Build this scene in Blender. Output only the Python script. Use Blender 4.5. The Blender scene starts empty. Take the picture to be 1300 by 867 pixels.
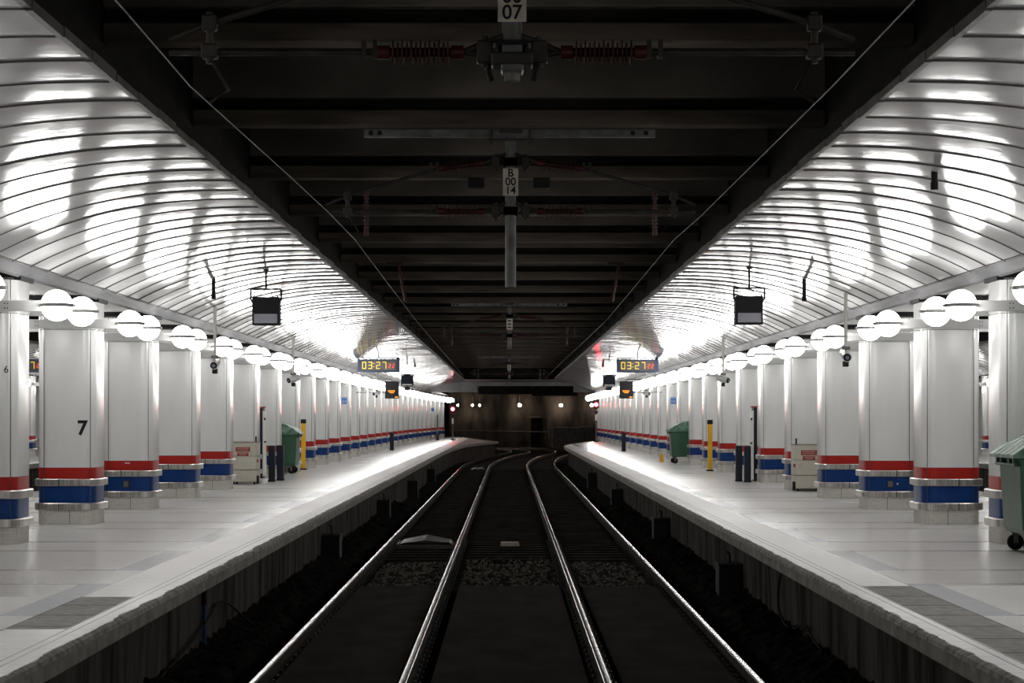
import bpy, bmesh, math, random
from mathutils import Vector, Matrix
random.seed(7)
S = bpy.context.scene
COL = S.collection
PI = math.pi

# ------------------------------------------------------------------ camera
F_PX = 2545.0                      # focal length in pixels of the 1300 wide frame
VX, VY = 646.0, 530.5              # vanishing point of the tracks in the photograph
EYE = 2.53                         # eye above the rail tops
PLAT = 0.87                        # platform above the rail tops
cam_d = bpy.data.cameras.new('camera')
cam = bpy.data.objects.new('camera', cam_d); COL.objects.link(cam)
cam.location = (0, 0, EYE); cam.rotation_euler = (PI/2, 0, 0)
cam_d.sensor_fit = 'HORIZONTAL'; cam_d.sensor_width = 36.0
cam_d.lens = 36.0*F_PX/1300.0
cam_d.shift_x = (650-VX)/1300.0; cam_d.shift_y = (VY-433.5)/1300.0
cam_d.clip_start = 0.1; cam_d.clip_end = 600
S.camera = cam
# ------------------------------------------------------------------ world, exposure
w = bpy.data.worlds.new('world'); S.world = w; w.use_nodes = True
w.node_tree.nodes['Background'].inputs[0].default_value = (0.6, 0.6, 0.65, 1)
w.node_tree.nodes['Background'].inputs[1].default_value = 0.0
S.view_settings.view_transform = 'Standard'; S.view_settings.look = 'None'
S.view_settings.gamma = 1.0; S.view_settings.use_curve_mapping = False
S.view_settings.exposure = 0.1
GLOBE_POWER = 22.0
S.cycles.use_denoising = True
S.cycles.max_bounces = 8; S.cycles.diffuse_bounces = 5; S.cycles.glossy_bounces = 5
S.cycles.sample_clamp_indirect = 6.0
try: S.cycles.use_light_tree = True
except Exception: pass

# ------------------------------------------------------------------ materials
def mat(name, col, rough=0.5, metal=0.0, emit=None, estr=0.0, coat=0.0, spec=0.5):
    m = bpy.data.materials.new(name); m.use_nodes = True
    b = m.node_tree.nodes['Principled BSDF']
    b.inputs['Base Color'].default_value = (*col, 1)
    b.inputs['Roughness'].default_value = rough
    b.inputs['Metallic'].default_value = metal
    b.inputs['Specular IOR Level'].default_value = spec
    b.inputs['Coat Weight'].default_value = coat
    if emit:
        b.inputs['Emission Color'].default_value = (*emit, 1)
        b.inputs['Emission Strength'].default_value = estr
    return m
class NT:
    def __init__(s, m): s.t = m.node_tree; s.b = s.t.nodes['Principled BSDF']
    def n(s, typ, **k):
        x = s.t.nodes.new(typ)
        for a, v in k.items(): setattr(x, a, v)
        return x
    def link(s, a, b): s.t.links.new(a, b)
    def m(s, op, a, b=None, c=None):
        x = s.n('ShaderNodeMath', operation=op)
        for i, v in enumerate((a, b, c)):
            if v is None: continue
            if isinstance(v, (int, float)): x.inputs[i].default_value = v
            else: s.link(v, x.inputs[i])
        return x.outputs[0]
    def between(s, v, lo, hi):
        return s.m('MULTIPLY', s.m('GREATER_THAN', v, lo), s.m('LESS_THAN', v, hi))
    def mix(s, f, a, b):
        x = s.n('ShaderNodeMix', data_type='RGBA')
        for i, v in ((0, f), (6, a), (7, b)):
            if isinstance(v, (int, float)): x.inputs[i].default_value = v
            elif isinstance(v, tuple): x.inputs[i].default_value = (*v, 1)
            else: s.link(v, x.inputs[i])
        return x.outputs[2]
    def noise(s, scale, detail=4, vec=None, stretch=None):
        x = s.n('ShaderNodeTexNoise'); x.inputs['Scale'].default_value = scale; x.inputs['Detail'].default_value = detail
        v = vec or s.n('ShaderNodeTexCoord').outputs['Object']
        if stretch:
            mp = s.n('ShaderNodeMapping'); mp.inputs['Scale'].default_value = stretch; s.link(v, mp.inputs[0]); v = mp.outputs[0]
        s.link(v, x.inputs['Vector']); return x.outputs['Fac']
    def ramp(s, f, lo, hi, a=0.0, b=1.0):
        x = s.n('ShaderNodeMapRange'); s.link(f, x.inputs[0])
        for i, v in enumerate((lo, hi, a, b)): x.inputs[i+1].default_value = v
        return x.outputs[0]
    def bump(s, h, strength, dist):
        x = s.n('ShaderNodeBump'); x.inputs['Strength'].default_value = strength; x.inputs['Distance'].default_value = dist
        s.link(h, x.inputs['Height']); s.link(x.outputs[0], s.b.inputs['Normal'])
def noisy(name, c1, c2, scale, rough=0.7, stretch=None, bump=0.0, dist=0.01, lo=.35, hi=.65, metal=0, spec=.5, coat=0):
    m = mat(name, c1, rough, metal, spec=spec, coat=coat); t = NT(m)
    f = t.noise(scale, 6, stretch=stretch)
    t.link(t.mix(t.ramp(f, lo, hi), c1, c2), t.b.inputs['Base Color'])
    if bump: t.bump(f, bump, dist)
    return m
M = {}
M['vault'] = noisy('vault_panel_metal', (.50,.50,.50), (.44,.442,.45), .8, .10, (1,1,1), .22, .05, metal=.0, spec=.27)
M['joint'] = mat('dark_joint', (.05,.045,.042), .6)
M['black'] = noisy('soot_and_shade_black', (.010,.009,.008), (.018,.016,.014), 2, .9, spec=.1)  # soot, and also the black that paints shade in the beam slots
M['fascia'] = noisy('fascia_metal', (.13,.125,.12), (.06,.055,.05), 3, .5)
M['strip'] = noisy('aluminium_strip', (.13,.13,.135), (.075,.075,.08), 2.0, .6, (1,.4,3), .08, .01, metal=0, spec=.12)
M['soffit'] = noisy('white_soffit', (.62,.62,.61), (.52,.52,.51), 3, .5)
M['beam'] = noisy('sooty_concrete_beam', (.115,.095,.078), (.055,.047,.039), 2.2, .9, (.35,1,3), .5, .03, spec=.08)
M['beamweb'] = noisy('sooty_concrete_web', (.135,.118,.100), (.08,.07,.062), 1.5, .9, (.6,1,1), .4, .02, spec=.2)
M['enamel'] = noisy('white_enamel_panel', (.74,.745,.735), (.70,.705,.70), 2.0, .17, (2,2,.3), 0, .01, spec=.36)
t = NT(M['enamel'])
tc = t.n('ShaderNodeTexCoord'); sx = t.n('ShaderNodeSeparateXYZ'); t.link(tc.outputs['Object'], sx.inputs[0])
t.bump(t.m('SINE', t.m('MULTIPLY', t.m('ADD', sx.outputs[0], sx.outputs[1]), 200.0)), .14, .0012)
M['red'] = noisy('red_enamel_panel', (.42,.022,.016), (.36,.018,.014), 3, .34, spec=.2)
M['blue'] = noisy('blue_enamel_panel', (.006,.045,.20), (.005,.035,.16), 3, .34, spec=.2)
M['steel'] = noisy('brushed_bumper_steel', (.62,.60,.57), (.36,.34,.32), 9, .30, (6,6,.15), .15, .003, metal=.85)
M['terrazzo'] = noisy('terrazzo_base', (.62,.60,.56), (.30,.28,.25), 45, .6, None, .1, .004, .50, .80)
M['white'] = mat('white_paint', (.72,.72,.71), .35)
M['arm'] = mat('bracket_white_paint', (.50,.50,.495), .4)
M['globe'] = mat('lit_opal_glass', (.9,.9,.9), .3, emit=(1.0,.985,.96), estr=GLOBE_POWER)
M['band'] = mat('globe_band_metal', (.45,.44,.43), .5)
M['dark'] = mat('black_paint', (.008,.008,.009), .55, spec=.25)
M['darkgrey'] = mat('dark_grey_paint', (.03,.03,.034), .5, spec=.3)
M['rust'] = noisy('rusty_rail_side', (.030,.022,.017), (.012,.010,.009), 8, .85, (1,.2,1), .4, .004, spec=.12)
M['railtop'] = noisy('polished_rail_top', (.62,.61,.60), (.45,.44,.43), 5, .24, (1,.1,1), .1, .002, metal=1.0)
M['iron'] = noisy('dull_iron', (.05,.047,.044), (.022,.020,.018), 6, .6, None, .2, .005, metal=.4)
M['ballast'] = noisy('sooty_ballast', (.016,.014,.012), (.006,.005,.0045), 14, 1.0, None, 1.0, .05, spec=.03)
M['slab'] = noisy('sooty_track_slab', (.020,.016,.0135), (.008,.0066,.0056), 2.2, 1.0, (1,.5,1), .5, .02, spec=.02)
M['stones'] = noisy('pale_ballast', (.10,.085,.07), (.03,.026,.022), 12, .9, None, .5, .02, spec=.2)
M['platwall'] = noisy('stained_shaded_platform_wall', (.085,.077,.067), (.014,.012,.011), 2.2, .95, (1,1.6,.28), .5, .02, .38, .66, spec=.05)  # stain streaks, with the shade beneath the lip darkened into the colour
M['lip'] = noisy('platform_edge_concrete', (.34,.32,.29), (.15,.14,.125), 3.5, .8, (1,1.2,1.2), .5, .015, .3, .7)
M['redins'] = mat('dark_red_insulator', (.06,.009,.008), .4)
M['plate'] = noisy('number_plate', (.62,.58,.50), (.45,.41,.35), 12, .5)
M['galv'] = noisy('galvanised_steel', (.17,.17,.17), (.09,.09,.09), 6, .5, metal=.4)
M['wire'] = mat('contact_wire_copper', (.22,.21,.20), .45, .5)
M['green'] = noisy('green_plastic', (.016,.068,.034), (.026,.090,.048), 3, .42, (2,2,.5), .1, .005)
M['greenlid'] = noisy('sheen_green_lid', (.035,.12,.065), (.24,.32,.27), 5, .35, (1,2,1), .1, .005, .45, .7)  # pale second colour paints a whitish reflection on the lid
M['rubber'] = mat('black_rubber', (.010,.010,.010), .8, spec=.1)
M['conduit'] = mat('dull_blue_pipe', (.02,.06,.15), .5, spec=.2)
M['yellow'] = mat('yellow_post_paint', (.72,.40,.01), .45)
M['cart'] = noisy('scuffed_cream_metal', (.52,.49,.41), (.30,.26,.20), 7, .55, None, .1, .003, .55, .85)
M['signred'] = mat('dark_red_sign', (.28,.02,.02), .5)
M['signblue'] = mat('blue_sign', (.02,.16,.60), .4)
M['navy'] = mat('navy_paint', (.006,.009,.022), .5, spec=.3)
M['navyclock'] = mat('navy_clock_case', (.035,.05,.11), .35)
M['glass'] = mat('dark_display_glass', (.010,.010,.012), .35, spec=.25)
M['clockface'] = mat('clock_face_glass', (.10,.09,.085), .10)
M['cream'] = mat('cream_pole', (.74,.73,.66), .5)
M['greyscreen'] = mat('grey_screen', (.20,.21,.27), .2)
M['dig_y'] = mat('lit_yellow_digit', (.8,.6,.1), .4, emit=(1.0,.72,.06), estr=.65)
M['dig_o'] = mat('lit_orange_text', (.8,.3,.02), .4, emit=(1.0,.36,.02), estr=1.0)
M['dig_r'] = mat('lit_red_digit', (.7,.1,.05), .4, emit=(1.0,.10,.05), estr=.7)
M['redlamp'] = mat('lit_red_signal_lens', (.6,.02,.02), .3, emit=(1.0,.015,.03), estr=150.0)
M['warmlamp'] = mat('lit_warm_bulb', (.9,.7,.4), .3, emit=(1.0,.80,.58), estr=95.0)
M['backwall'] = noisy('streaked_stone_wall', (.088,.074,.068), (.020,.017,.016), 1.1, .85, (1,1,.35), .6, .05, .38, .64)  # vertical streaks put the highlights near the lamps into the wall colour
M['endgrey'] = noisy('grey_end_ceiling', (.20,.20,.20), (.14,.14,.14), 1.2, .45)
M['concrete'] = noisy('dusty_concrete_block', (.34,.31,.27), (.16,.145,.125), 4, .85, None, .2, .02)
M['plaster'] = noisy('pale_block', (.30,.25,.21), (.20,.17,.14), 9, .9)

# platform paving, one shader: A = distance from the track centre folded over every platform
def paving():
    m = mat('platform_paving', (.6,.6,.6), .2, spec=.28); t = NT(m)
    g = t.n('ShaderNodeNewGeometry').outputs['Position']
    s = t.n('ShaderNodeSeparateXYZ'); t.link(g, s.inputs[0])
    X, Y, Z = s.outputs
    ax = t.m('ABSOLUTE', X)
    A = t.m('SUBTRACT', 6.97, t.m('ABSOLUTE', t.m('SUBTRACT', t.m('MODULO', ax, 13.94), 6.97)))
    ph = t.m('MODULO', Y, 5.0)
    big = t.noise(.7, 5, g, (1, .35, 1)); fine = t.noise(9, 6, g, (1, 1, 1)); grime = t.noise(6.5, 8, g, (1.4, .33, 1))
    main = t.mix(t.ramp(big, .35, .7), (.70,.69,.67), (.60,.59,.575))
    # big slab joints, per 0.6 m, faint
    sl = t.m('LESS_THAN', t.m('MODULO', Y, .6125), .018)
    main = t.mix(t.m('MULTIPLY', sl, .25), main, (.25,.24,.24))
    st = t.m('MAXIMUM', t.m('LESS_THAN', ph, .10), t.between(ph, 1.80, 1.90))
    st = t.m('MULTIPLY', st, t.m('GREATER_THAN', A, 4.28))
    main = t.mix(st, main, (.17,.17,.18))
    bl = t.m('MULTIPLY', t.m('MAXIMUM', t.m('LESS_THAN', ph, .10), t.m('GREATER_THAN', ph, 1.8)), t.between(A, 3.97, 4.28))
    main = t.mix(bl, main, t.mix(t.ramp(fine, .3, .7), (.41,.425,.46), (.34,.355,.39)))
    # edge slabs
    es = t.mix(t.ramp(big, .3, .7), (.68,.67,.65), (.58,.57,.55))
    ej = t.m('LESS_THAN', t.m('MODULO', Y, .45), .025)
    es = t.mix(t.m('MULTIPLY', ej, .45), es, (.2,.19,.18))
    sgn = t.m('GREATER_THAN', X, 0)
    lim = t.m('ADD', 18.6, t.m('MULTIPLY', sgn, 1.2)); lo = t.m('SUBTRACT', 15.75, t.m('MULTIPLY', sgn, 8))
    worn = t.m('MULTIPLY', t.m('MULTIPLY', t.m('LESS_THAN', Y, lim), t.m('GREATER_THAN', Y, lo)), t.m('GREATER_THAN', A, 3.48))
    es = t.mix(worn, es, t.mix(t.ramp(fine, .35, .65), (.33,.31,.28), (.22,.205,.19)))
    wj = t.m('MULTIPLY', worn, t.m('LESS_THAN', t.m('MODULO', t.m('ADD', Y, .25), .9), .05))
    es = t.mix(wj, es, (.07,.065,.06))
    edge = t.m('LESS_THAN', A, 3.965)
    c = t.mix(edge, main, es)
    gr = t.m('MULTIPLY', t.m('LESS_THAN', A, t.m('ADD', 3.26, t.m('MULTIPLY', t.m('SUBTRACT', grime, .5), .15))), 1.0)
    c = t.mix(gr, c, t.mix(t.ramp(fine, .35, .6), (.13,.12,.11), (.30,.285,.26)))
    ln = t.m('MAXIMUM', t.between(A, 3.958, 3.972), t.m('MAXIMUM', t.between(A, 3.462, 3.478), t.between(A, 3.385, 3.40)))
    c = t.mix(ln, c, (.04,.036,.034))
    t.link(c, t.b.inputs['Base Color'])
    r = t.m('ADD', t.ramp(big, .3, .7, .17, .27), t.m('MULTIPLY', edge, .16))
    r = t.m('ADD', r, t.m('MULTIPLY', t.m('MAXIMUM', gr, worn), .30))
    t.link(r, t.b.inputs['Roughness'])
    t.bump(fine, .05, .003)
    return m
M['paving'] = paving()

# ------------------------------------------------------------------ mesh helpers
class MB:
    def __init__(s): s.v, s.f, s.mi, s.mats, s.sm = [], [], [], [], []
    def slot(s, m):
        if m not in s.mats: s.mats.append(m)
        return s.mats.index(m)
    def add(s, vs, fs, m, smooth=False):
        o = len(s.v); k = s.slot(m); s.v += [tuple(v) for v in vs]
        for f in fs: s.f.append(tuple(i+o for i in f)); s.mi.append(k); s.sm.append(smooth)
    def box(s, x0, x1, y0, y1, z0, z1, m, bev=0.0):
        if bev > 0:
            b = bev
            lv = []
            for z, i in ((z0, b), (z0+b, 0), (z1-b, 0), (z1, b)):
                q = [(x0+b+i*.0, y0+i), (x1-b, y0+i), (x1-i, y0+b), (x1-i, y1-b), (x1-b, y1-i), (x0+b, y1-i), (x0+i, y1-b), (x0+i, y0+b)]
                lv.append([(a, c, z) for a, c in q])
            s.loft(lv, m); return
        v = [(x,y,z) for z in (z0,z1) for (x,y) in ((x0,y0),(x1,y0),(x1,y1),(x0,y1))]
        s.add(v, [(3,2,1,0),(4,5,6,7),(0,1,5,4),(1,2,6,5),(2,3,7,6),(3,0,4,7)], m)
    def loft(s, rings, m, smooth=False, caps=True, closed=True):
        n = len(rings[0]); vs = [p for r in rings for p in r]; fs = []
        for k in range(len(rings)-1):
            for i in range(n if closed else n-1):
                j = (i+1) % n
                fs.append((k*n+i, k*n+j, (k+1)*n+j, (k+1)*n+i))
        s.add(vs, fs, m, smooth)
        if caps and closed:
            s.add(rings[0], [tuple(range(n))[::-1]], m); s.add(rings[-1], [tuple(range(n))], m)
    def tube(s, pts, r, m, seg=10, smooth=True, radii=None):
        pts = [Vector(p) for p in pts]; rings = []
        for i, p in enumerate(pts):
            d = (pts[min(i+1, len(pts)-1)] - pts[max(i-1, 0)]).normalized()
            up = Vector((0,0,1)) if abs(d.z) < .9 else Vector((1,0,0))
            a = d.cross(up).normalized(); b = a.cross(d).normalized()
            rr = radii[i] if radii else r
            rings.append([tuple(p + a*math.cos(2*PI*k/seg)*rr + b*math.sin(2*PI*k/seg)*rr) for k in range(seg)])
        s.loft(rings, m, smooth)
    def sphere(s, c, r, m, u=24, v=14, z0=-1, z1=1):
        rings = []
        for j in range(1, v):
            th = PI*j/v
            rings.append([(c[0]+r*math.sin(th)*math.cos(2*PI*i/u), c[1]+r*math.sin(th)*math.sin(2*PI*i/u), c[2]-r*math.cos(th)) for i in range(u)])
        s.loft(rings, m, True, caps=False)
        n = len(rings[0])
        s.add(rings[0]+[(c[0],c[1],c[2]-r)], [((i+1)%n, i, n) for i in range(n)], m, True)
        s.add(rings[-1]+[(c[0],c[1],c[2]+r)], [(i, (i+1)%n, n) for i in range(n)], m, True)
    def build(s, name, parent=None, loc=None):
        me = bpy.data.meshes.new(name); me.from_pydata(s.v, [], s.f)
        for m in s.mats: me.materials.append(m)
        me.polygons.foreach_set('material_index', s.mi); me.polygons.foreach_set('use_smooth', s.sm)
        me.update()
        o = bpy.data.objects.new(name, me); COL.objects.link(o)
        if parent: o.parent = parent
        if loc: o.location = loc
        return o
def rrect(w, d, r, z, seg=6, cx=0, cy=0):
    out = []
    for (sx, sy, a0) in ((1,-1,-PI/2), (1,1,0), (-1,1,PI/2), (-1,-1,PI)):
        for k in range(seg+1):
            a = a0 + PI/2*k/seg
            out.append((cx+sx*(w/2-r)+r*math.cos(a), cy+sy*(d/2-r)+r*math.sin(a), z))
    return out
def tag(o, label, cat, group=None, kind=None):
    o['label'] = label; o['category'] = cat
    if group: o['group'] = group
    if kind: o['kind'] = kind
    return o
def struct(o): o['kind'] = 'structure'; return o
def empty(name, loc, rz=0):
    o = bpy.data.objects.new(name, None); COL.objects.link(o); o.location = loc; o.rotation_euler = (0,0,rz)
    o.empty_display_size = .2
    return o
def kids(o): return [c for c in bpy.data.objects if c.parent == o]
def copy_tree(o, loc=None, parent=None):
    ch = KIDS.get(o.name) or kids(o); KIDS[o.name] = ch
    c = o.copy(); COL.objects.link(c); c.parent = parent
    for k in ch: copy_tree(k, None, c)
    if loc is not None: c.location = loc
    return c
KIDS = {}
def text(s, size, m, parent, loc, name='lettering', rot=(PI/2,0,0), align='CENTER', ext=.001, bold=0.0, sx=1.0):
    cu = bpy.data.curves.new(name, 'FONT'); cu.body = s; cu.size = size; cu.align_x = align; cu.align_y = 'CENTER'; cu.extrude = ext; cu.offset = bold
    cu.materials.append(m)
    tmp = bpy.data.objects.new(name, cu); me = bpy.data.meshes.new_from_object(tmp); bpy.data.objects.remove(tmp)
    o = bpy.data.objects.new(name, me); COL.objects.link(o); o.parent = parent; o.location = loc; o.rotation_euler = rot; o.scale = (sx,1,1)
    return o
def at_floor(x, y):            # a point of the platform seen at a pixel
    d = (EYE-PLAT)*F_PX/(y-VY); return (x-VX)*d/F_PX, d
NTH = ['zeroth','first','second','third','fourth','fifth','sixth','seventh','eighth','ninth','tenth','eleventh','twelfth','thirteenth','fourteenth','fifteenth','sixteenth','seventeenth','eighteenth','nineteenth','twentieth','twenty-first','twenty-second','twenty-third','twenty-fourth','twenty-fifth','twenty-sixth','twenty-seventh','twenty-eighth','twenty-ninth','thirtieth','thirty-first','thirty-second','thirty-third','thirty-fourth']
def side_name(s): return 'left' if s < 0 else 'right'

# ------------------------------------------------------------------ curves of the track and platforms
def interp(tab, z):
    if z <= tab[0][0]: return tab[0][1]
    for (a, u), (b, v) in zip(tab, tab[1:]):
        if z <= b:
            k = (z-a)/(b-a); k = k*k*(3-2*k) if len(tab) > 40 else k
            return u+(v-u)*k
    return tab[-1][1]
RAILC = [(0,0),(106,0),(113,.12),(120,.35),(130,.9),(138,1.6),(145,2.3),(151,2.65),(157,2.6),(164,2.0),(168,1.2),(172,.2),(175,-1.6),(178,-4.2),(180,-7.5),(182,-12)]
def ldx(z): return 0 if z < 110 else 1.2*((z-110)/60)**2
NOSE_L = [(-10,-3.2),(96,-3.2),(110,-3.05),(123,-2.7),(132,-1.9),(142,-.74),(143,-1.0),(158,-2.6),(175,-4.2)]
NOSE_R = [(-10,3.2),(112,3.2),(120,3.3),(124,3.6),(130,4.2),(137,5.2),(146,6.6)]

# ------------------------------------------------------------------ the vaults, fascias and strips
def vault_y(x):                    # height above the eye at distance x from the track centre
    u = max(0.0, (x-3.18)/3.14)
    return 2.69-.69*u**2.4
P = .951
def vault(s, cx, z0, z1, nseg, zseg, z_ext=True):
    """one vault over a platform edge; s = side (-1/1) of the hall centred on cx"""
    b = MB(); k0 = math.ceil((z0-13.16)/P); rnd = random.Random(int(cx)+s+5)
    xs = [3.18+3.14*i/nseg for i in range(nseg+1)]
    k = k0
    while 13.16+P*(k+1) < z1:
        a = 13.16+P*k+.014; e = a+P-.028
        rows = []; tl, wa, wp = rnd.uniform(-.0035,.0035), rnd.uniform(0,.004), rnd.uniform(0,6)
        for j in range(zseg+1):
            t_ = j/zseg; sag = .0035*(1-(2*t_-1)**2)
            rows.append([(cx+s*(x+ (0 if i < nseg else 0)), a+(e-a)*t_, EYE+vault_y(x)-sag+tl*(2*t_-1)+wa*math.sin(2.3*x+wp)) for i, x in enumerate(xs)])
        b.loft(rows, M['vault'], True, caps=False, closed=False)
        # raised dark joint profile between two panels
        b.loft([[(cx+s*x, yy, EYE+vault_y(x)+h_) for x in xs] for yy, h_ in ((a-.028, .02), (a-.024, -.013), (a-.004, -.013), (a, .02))], M['joint'], False, caps=False, closed=False)
        k += 1
    b.loft([[(cx+s*x, z0, EYE+vault_y(x)+.025) for x in xs], [(cx+s*x, z1, EYE+vault_y(x)+.025) for x in xs]], M['joint'], False, caps=False, closed=False)
    return struct(b.build('ceiling'))
def fascia(s, cx, z0, z1):
    b = MB(); k = math.ceil((z0-13.16)/P)
    while 13.16+P*(k+1) < z1:
        a = 13.16+P*k
        b.box(min(cx+s*3.13, cx+s*3.18), max(cx+s*3.13, cx+s*3.18), a+.016, a+P-.016, EYE+2.675+.012*(k%2), EYE+2.75+.02*((k*7)%3)/2, M['fascia'])
        k += 1
    b.box(min(cx+s*3.14, cx+s*3.30), max(cx+s*3.14, cx+s*3.30), z0, z1, EYE+2.735, EYE+2.83, M['black'])
    return struct(b.build('trim_1'))
def strip(s, cx, z0, z1):
    b = MB()
    prof = [(6.30,2.01),(6.34,1.995),(6.37,1.94),(6.40,1.87),(6.43,1.845),(6.46,1.85),(6.46,2.05),(6.30,2.05)]
    n = 8; zs = [z0+(z1-z0)*i/n for i in range(n+1)]
    b.loft([[(cx+s*x, z, EYE+y) for x, y in prof] for z in zs], M['strip'])
    b.box(min(cx+s*6.29, cx+s*6.31), max(cx+s*6.29, cx+s*6.31), z0, z1, EYE+2.0, EYE+2.03, M['joint'])
    return struct(b.build('trim_2'))
def hall(cx, z0, z1, fine):
    for s in (-1, 1):
        vault(s, cx, z0, z1, 22 if fine else 12, 6 if fine else 2)
        fascia(s, cx, z0, min(z1, 139)); strip(s, cx, z0, z1)
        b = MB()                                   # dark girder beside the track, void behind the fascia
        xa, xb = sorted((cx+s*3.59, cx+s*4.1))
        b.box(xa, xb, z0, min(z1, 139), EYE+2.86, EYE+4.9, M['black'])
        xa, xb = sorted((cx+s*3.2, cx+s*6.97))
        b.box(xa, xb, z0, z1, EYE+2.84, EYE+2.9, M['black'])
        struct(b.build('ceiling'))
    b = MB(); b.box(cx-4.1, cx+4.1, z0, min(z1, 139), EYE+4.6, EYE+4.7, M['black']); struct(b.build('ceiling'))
ZEND = 152
hall(0, -14, ZEND, True)
for cx in (-13.94, 13.94): hall(cx, 24, 134, False)
# soffits over the rows of columns
for cx in (-20.91, -6.97, 6.97, 20.91):
    b = MB(); z1 = ZEND if abs(cx) < 10 else 134; z0 = -14 if abs(cx) < 10 else 24
    b.box(cx-.53, cx+.53, z0, z1, EYE+1.92, EYE+1.98, M['soffit'])
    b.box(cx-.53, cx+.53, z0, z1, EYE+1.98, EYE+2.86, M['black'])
    struct(b.build('ceiling'))

# ------------------------------------------------------------------ platforms
def platform(nose_in, nose_out, z0, z1, name, ztab=None):
    """nose_in / nose_out: functions z -> x of the two edges, in either order"""
    zs = sorted(set([z0, z1] + [z for z in (ztab or []) if z0 < z < z1] + [z0+i*8 for i in range(int((z1-z0)/8))]))
    rings, wallr = [], []
    t_, l_ = M['paving'], M['platwall']
    b = MB()
    def prof(z):
        a, c = nose_in(z), nose_out(z); d = 1 if c > a else -1
        top = [(a+d*.0, -.05), (a+d*.012, -.018), (a+d*.05, 0), (a+d*.25, 0), (c-d*.25, 0), (c-d*.05, 0), (c-d*.012, -.018), (c, -.05)]
        return [(x, z, PLAT+y) for x, y in top]
    b.loft([prof(z) for z in zs], t_, False, caps=False, closed=False)
    for f, e in ((nose_in, nose_out), (nose_out, nose_in)):
        def low(z):
            a = f(z); d = 1 if e(z) > a else -1
            return [(a+d*.03, z, PLAT-.18), (a+d*.22, z, PLAT-.185), (a+d*.22, z, PLAT-.25), (a+d*.24, z, -.45)]
        b.loft([low(z) for z in zs], M['platwall'], False, caps=False, closed=False)
        def lip(z):
            a = f(z); d = 1 if e(z) > a else -1
            return [(a, z, PLAT-.05), (a, z, PLAT-.16), (a+d*.03, z, PLAT-.18)]
        b.loft([lip(z) for z in zs], M['lip'], False, caps=False, closed=False)
    for z in (zs[0], zs[-1]):
        p = prof(z); p2 = [(x, z, -.45) for x, _, _ in p]
        b.loft([p, p2], M['platwall'], False, caps=False, closed=False)
    o = b.build(name); struct(o); return o
zt = [96,103,110,117,123,128,132,137,142,143,150,158]
platform(lambda z: interp(NOSE_L, z), lambda z: -10.74, -10, 175, 'platform_left', zt)
platform(lambda z: interp(NOSE_R, z), lambda z: 10.74, -10, 146, 'platform_right', [112,116,120,122,124,127,130,134,137,141])
platform(lambda z: -17.14, lambda z: -24.6, 20, 140, 'platform_far_left')
platform(lambda z: 17.14, lambda z: 24.6, 20, 140, 'platform_far_right')
for s in (-1, 1):
    b = MB(); b.box(min(s*24.6, s*24.8), max(s*24.6, s*24.8), 20, 140, -.4, 6, M['soffit']); struct(b.build('wall_left' if s < 0 else 'wall_right'))

# ------------------------------------------------------------------ track bed
def ground():
    b = MB(); rnd = random.Random(3)
    def grid(x0, x1, z0, z1, nx, nz, fh, m):
        rows = []
        for j in range(nz+1):
            z = z0+(z1-z0)*j/nz
            rows.append([(x0+(x1-x0)*i/nx, z, fh(x0+(x1-x0)*i/nx, z)) for i in range(nx+1)])
        b.loft(rows, m, False, caps=False, closed=False)
    def h(x, z):
        e = max(0, abs(x)-2.75)
        return -.20 + rnd.uniform(-.025,.03) + (e*.25 + rnd.uniform(0,.10)*min(1, e*4)) - .05*(abs(x) < .8)
    grid(-3.45, 3.45, -10, 60, 60, 560, h, M['ballast'])
    grid(-26, 26, 60, 200, 60, 80, lambda x, z: -.2+rnd.uniform(-.02,.02) if 60 < z < 200 else -.2, M['ballast'])
    for s in (-1, 1): grid(s*10.4, s*17.5, -10, 60, 4, 10, lambda x, z: -.2, M['ballast'])
    return struct(b.build('ground'))
ground()
b = MB()
for x0, x1 in ((-2.34,-1.10),(-.78,.80),(1.12,2.40)):
    b.box(x0, x1, 6.0, 31.4, -.3, -.105+.01*math.sin(3+x0), M['slab'], .015)
for x0, x1 in ((-2.3,-1.15),(-.8,.8),(1.15,2.3)):
    for k in range(90):
        z0 = 38+k*.75
        b.box(x0-.1, x1+.1, z0, z0+.24, -.3, -.155, M['slab'])
struct(b.build('track_bed'))
# loose stones in the ballast patches
b = MB(); rnd = random.Random(11)
for (x0,x1,z0,z1,n) in ((-2.3,-1.15,31.6,37.5,420),(-.8,.85,31.6,38.5,560),(1.15,2.3,31.6,37.5,360),(-3.3,-2.6,14,46,520),(2.65,3.35,14,46,520)):
    for _ in range(n):
        x, z = rnd.uniform(x0,x1), rnd.uniform(z0,z1); r = rnd.uniform(.02,.05)
        base = -.20+max(0, abs(x)-2.75)*.3
        vs = []
        for (dx,dy,dz) in ((1,0,0),(0,1,0),(-1,0,0),(0,-1,0),(0,0,1),(0,0,-1)):
            q = rnd.uniform(.6,1.2)*r; vs.append((x+dx*q, z+dy*q, base+.02+dz*q*.8))
        b.add(vs, [(0,1,4),(1,2,4),(2,3,4),(3,0,4),(1,0,5),(2,1,5),(3,2,5),(0,3,5)], M['stones'] if abs(x) < 2.5 else M['ballast'])
tag(b.build('ballast_gravel'), 'dark loose ballast stones lying between and beside the rails', 'gravel', None, 'stuff')

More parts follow.
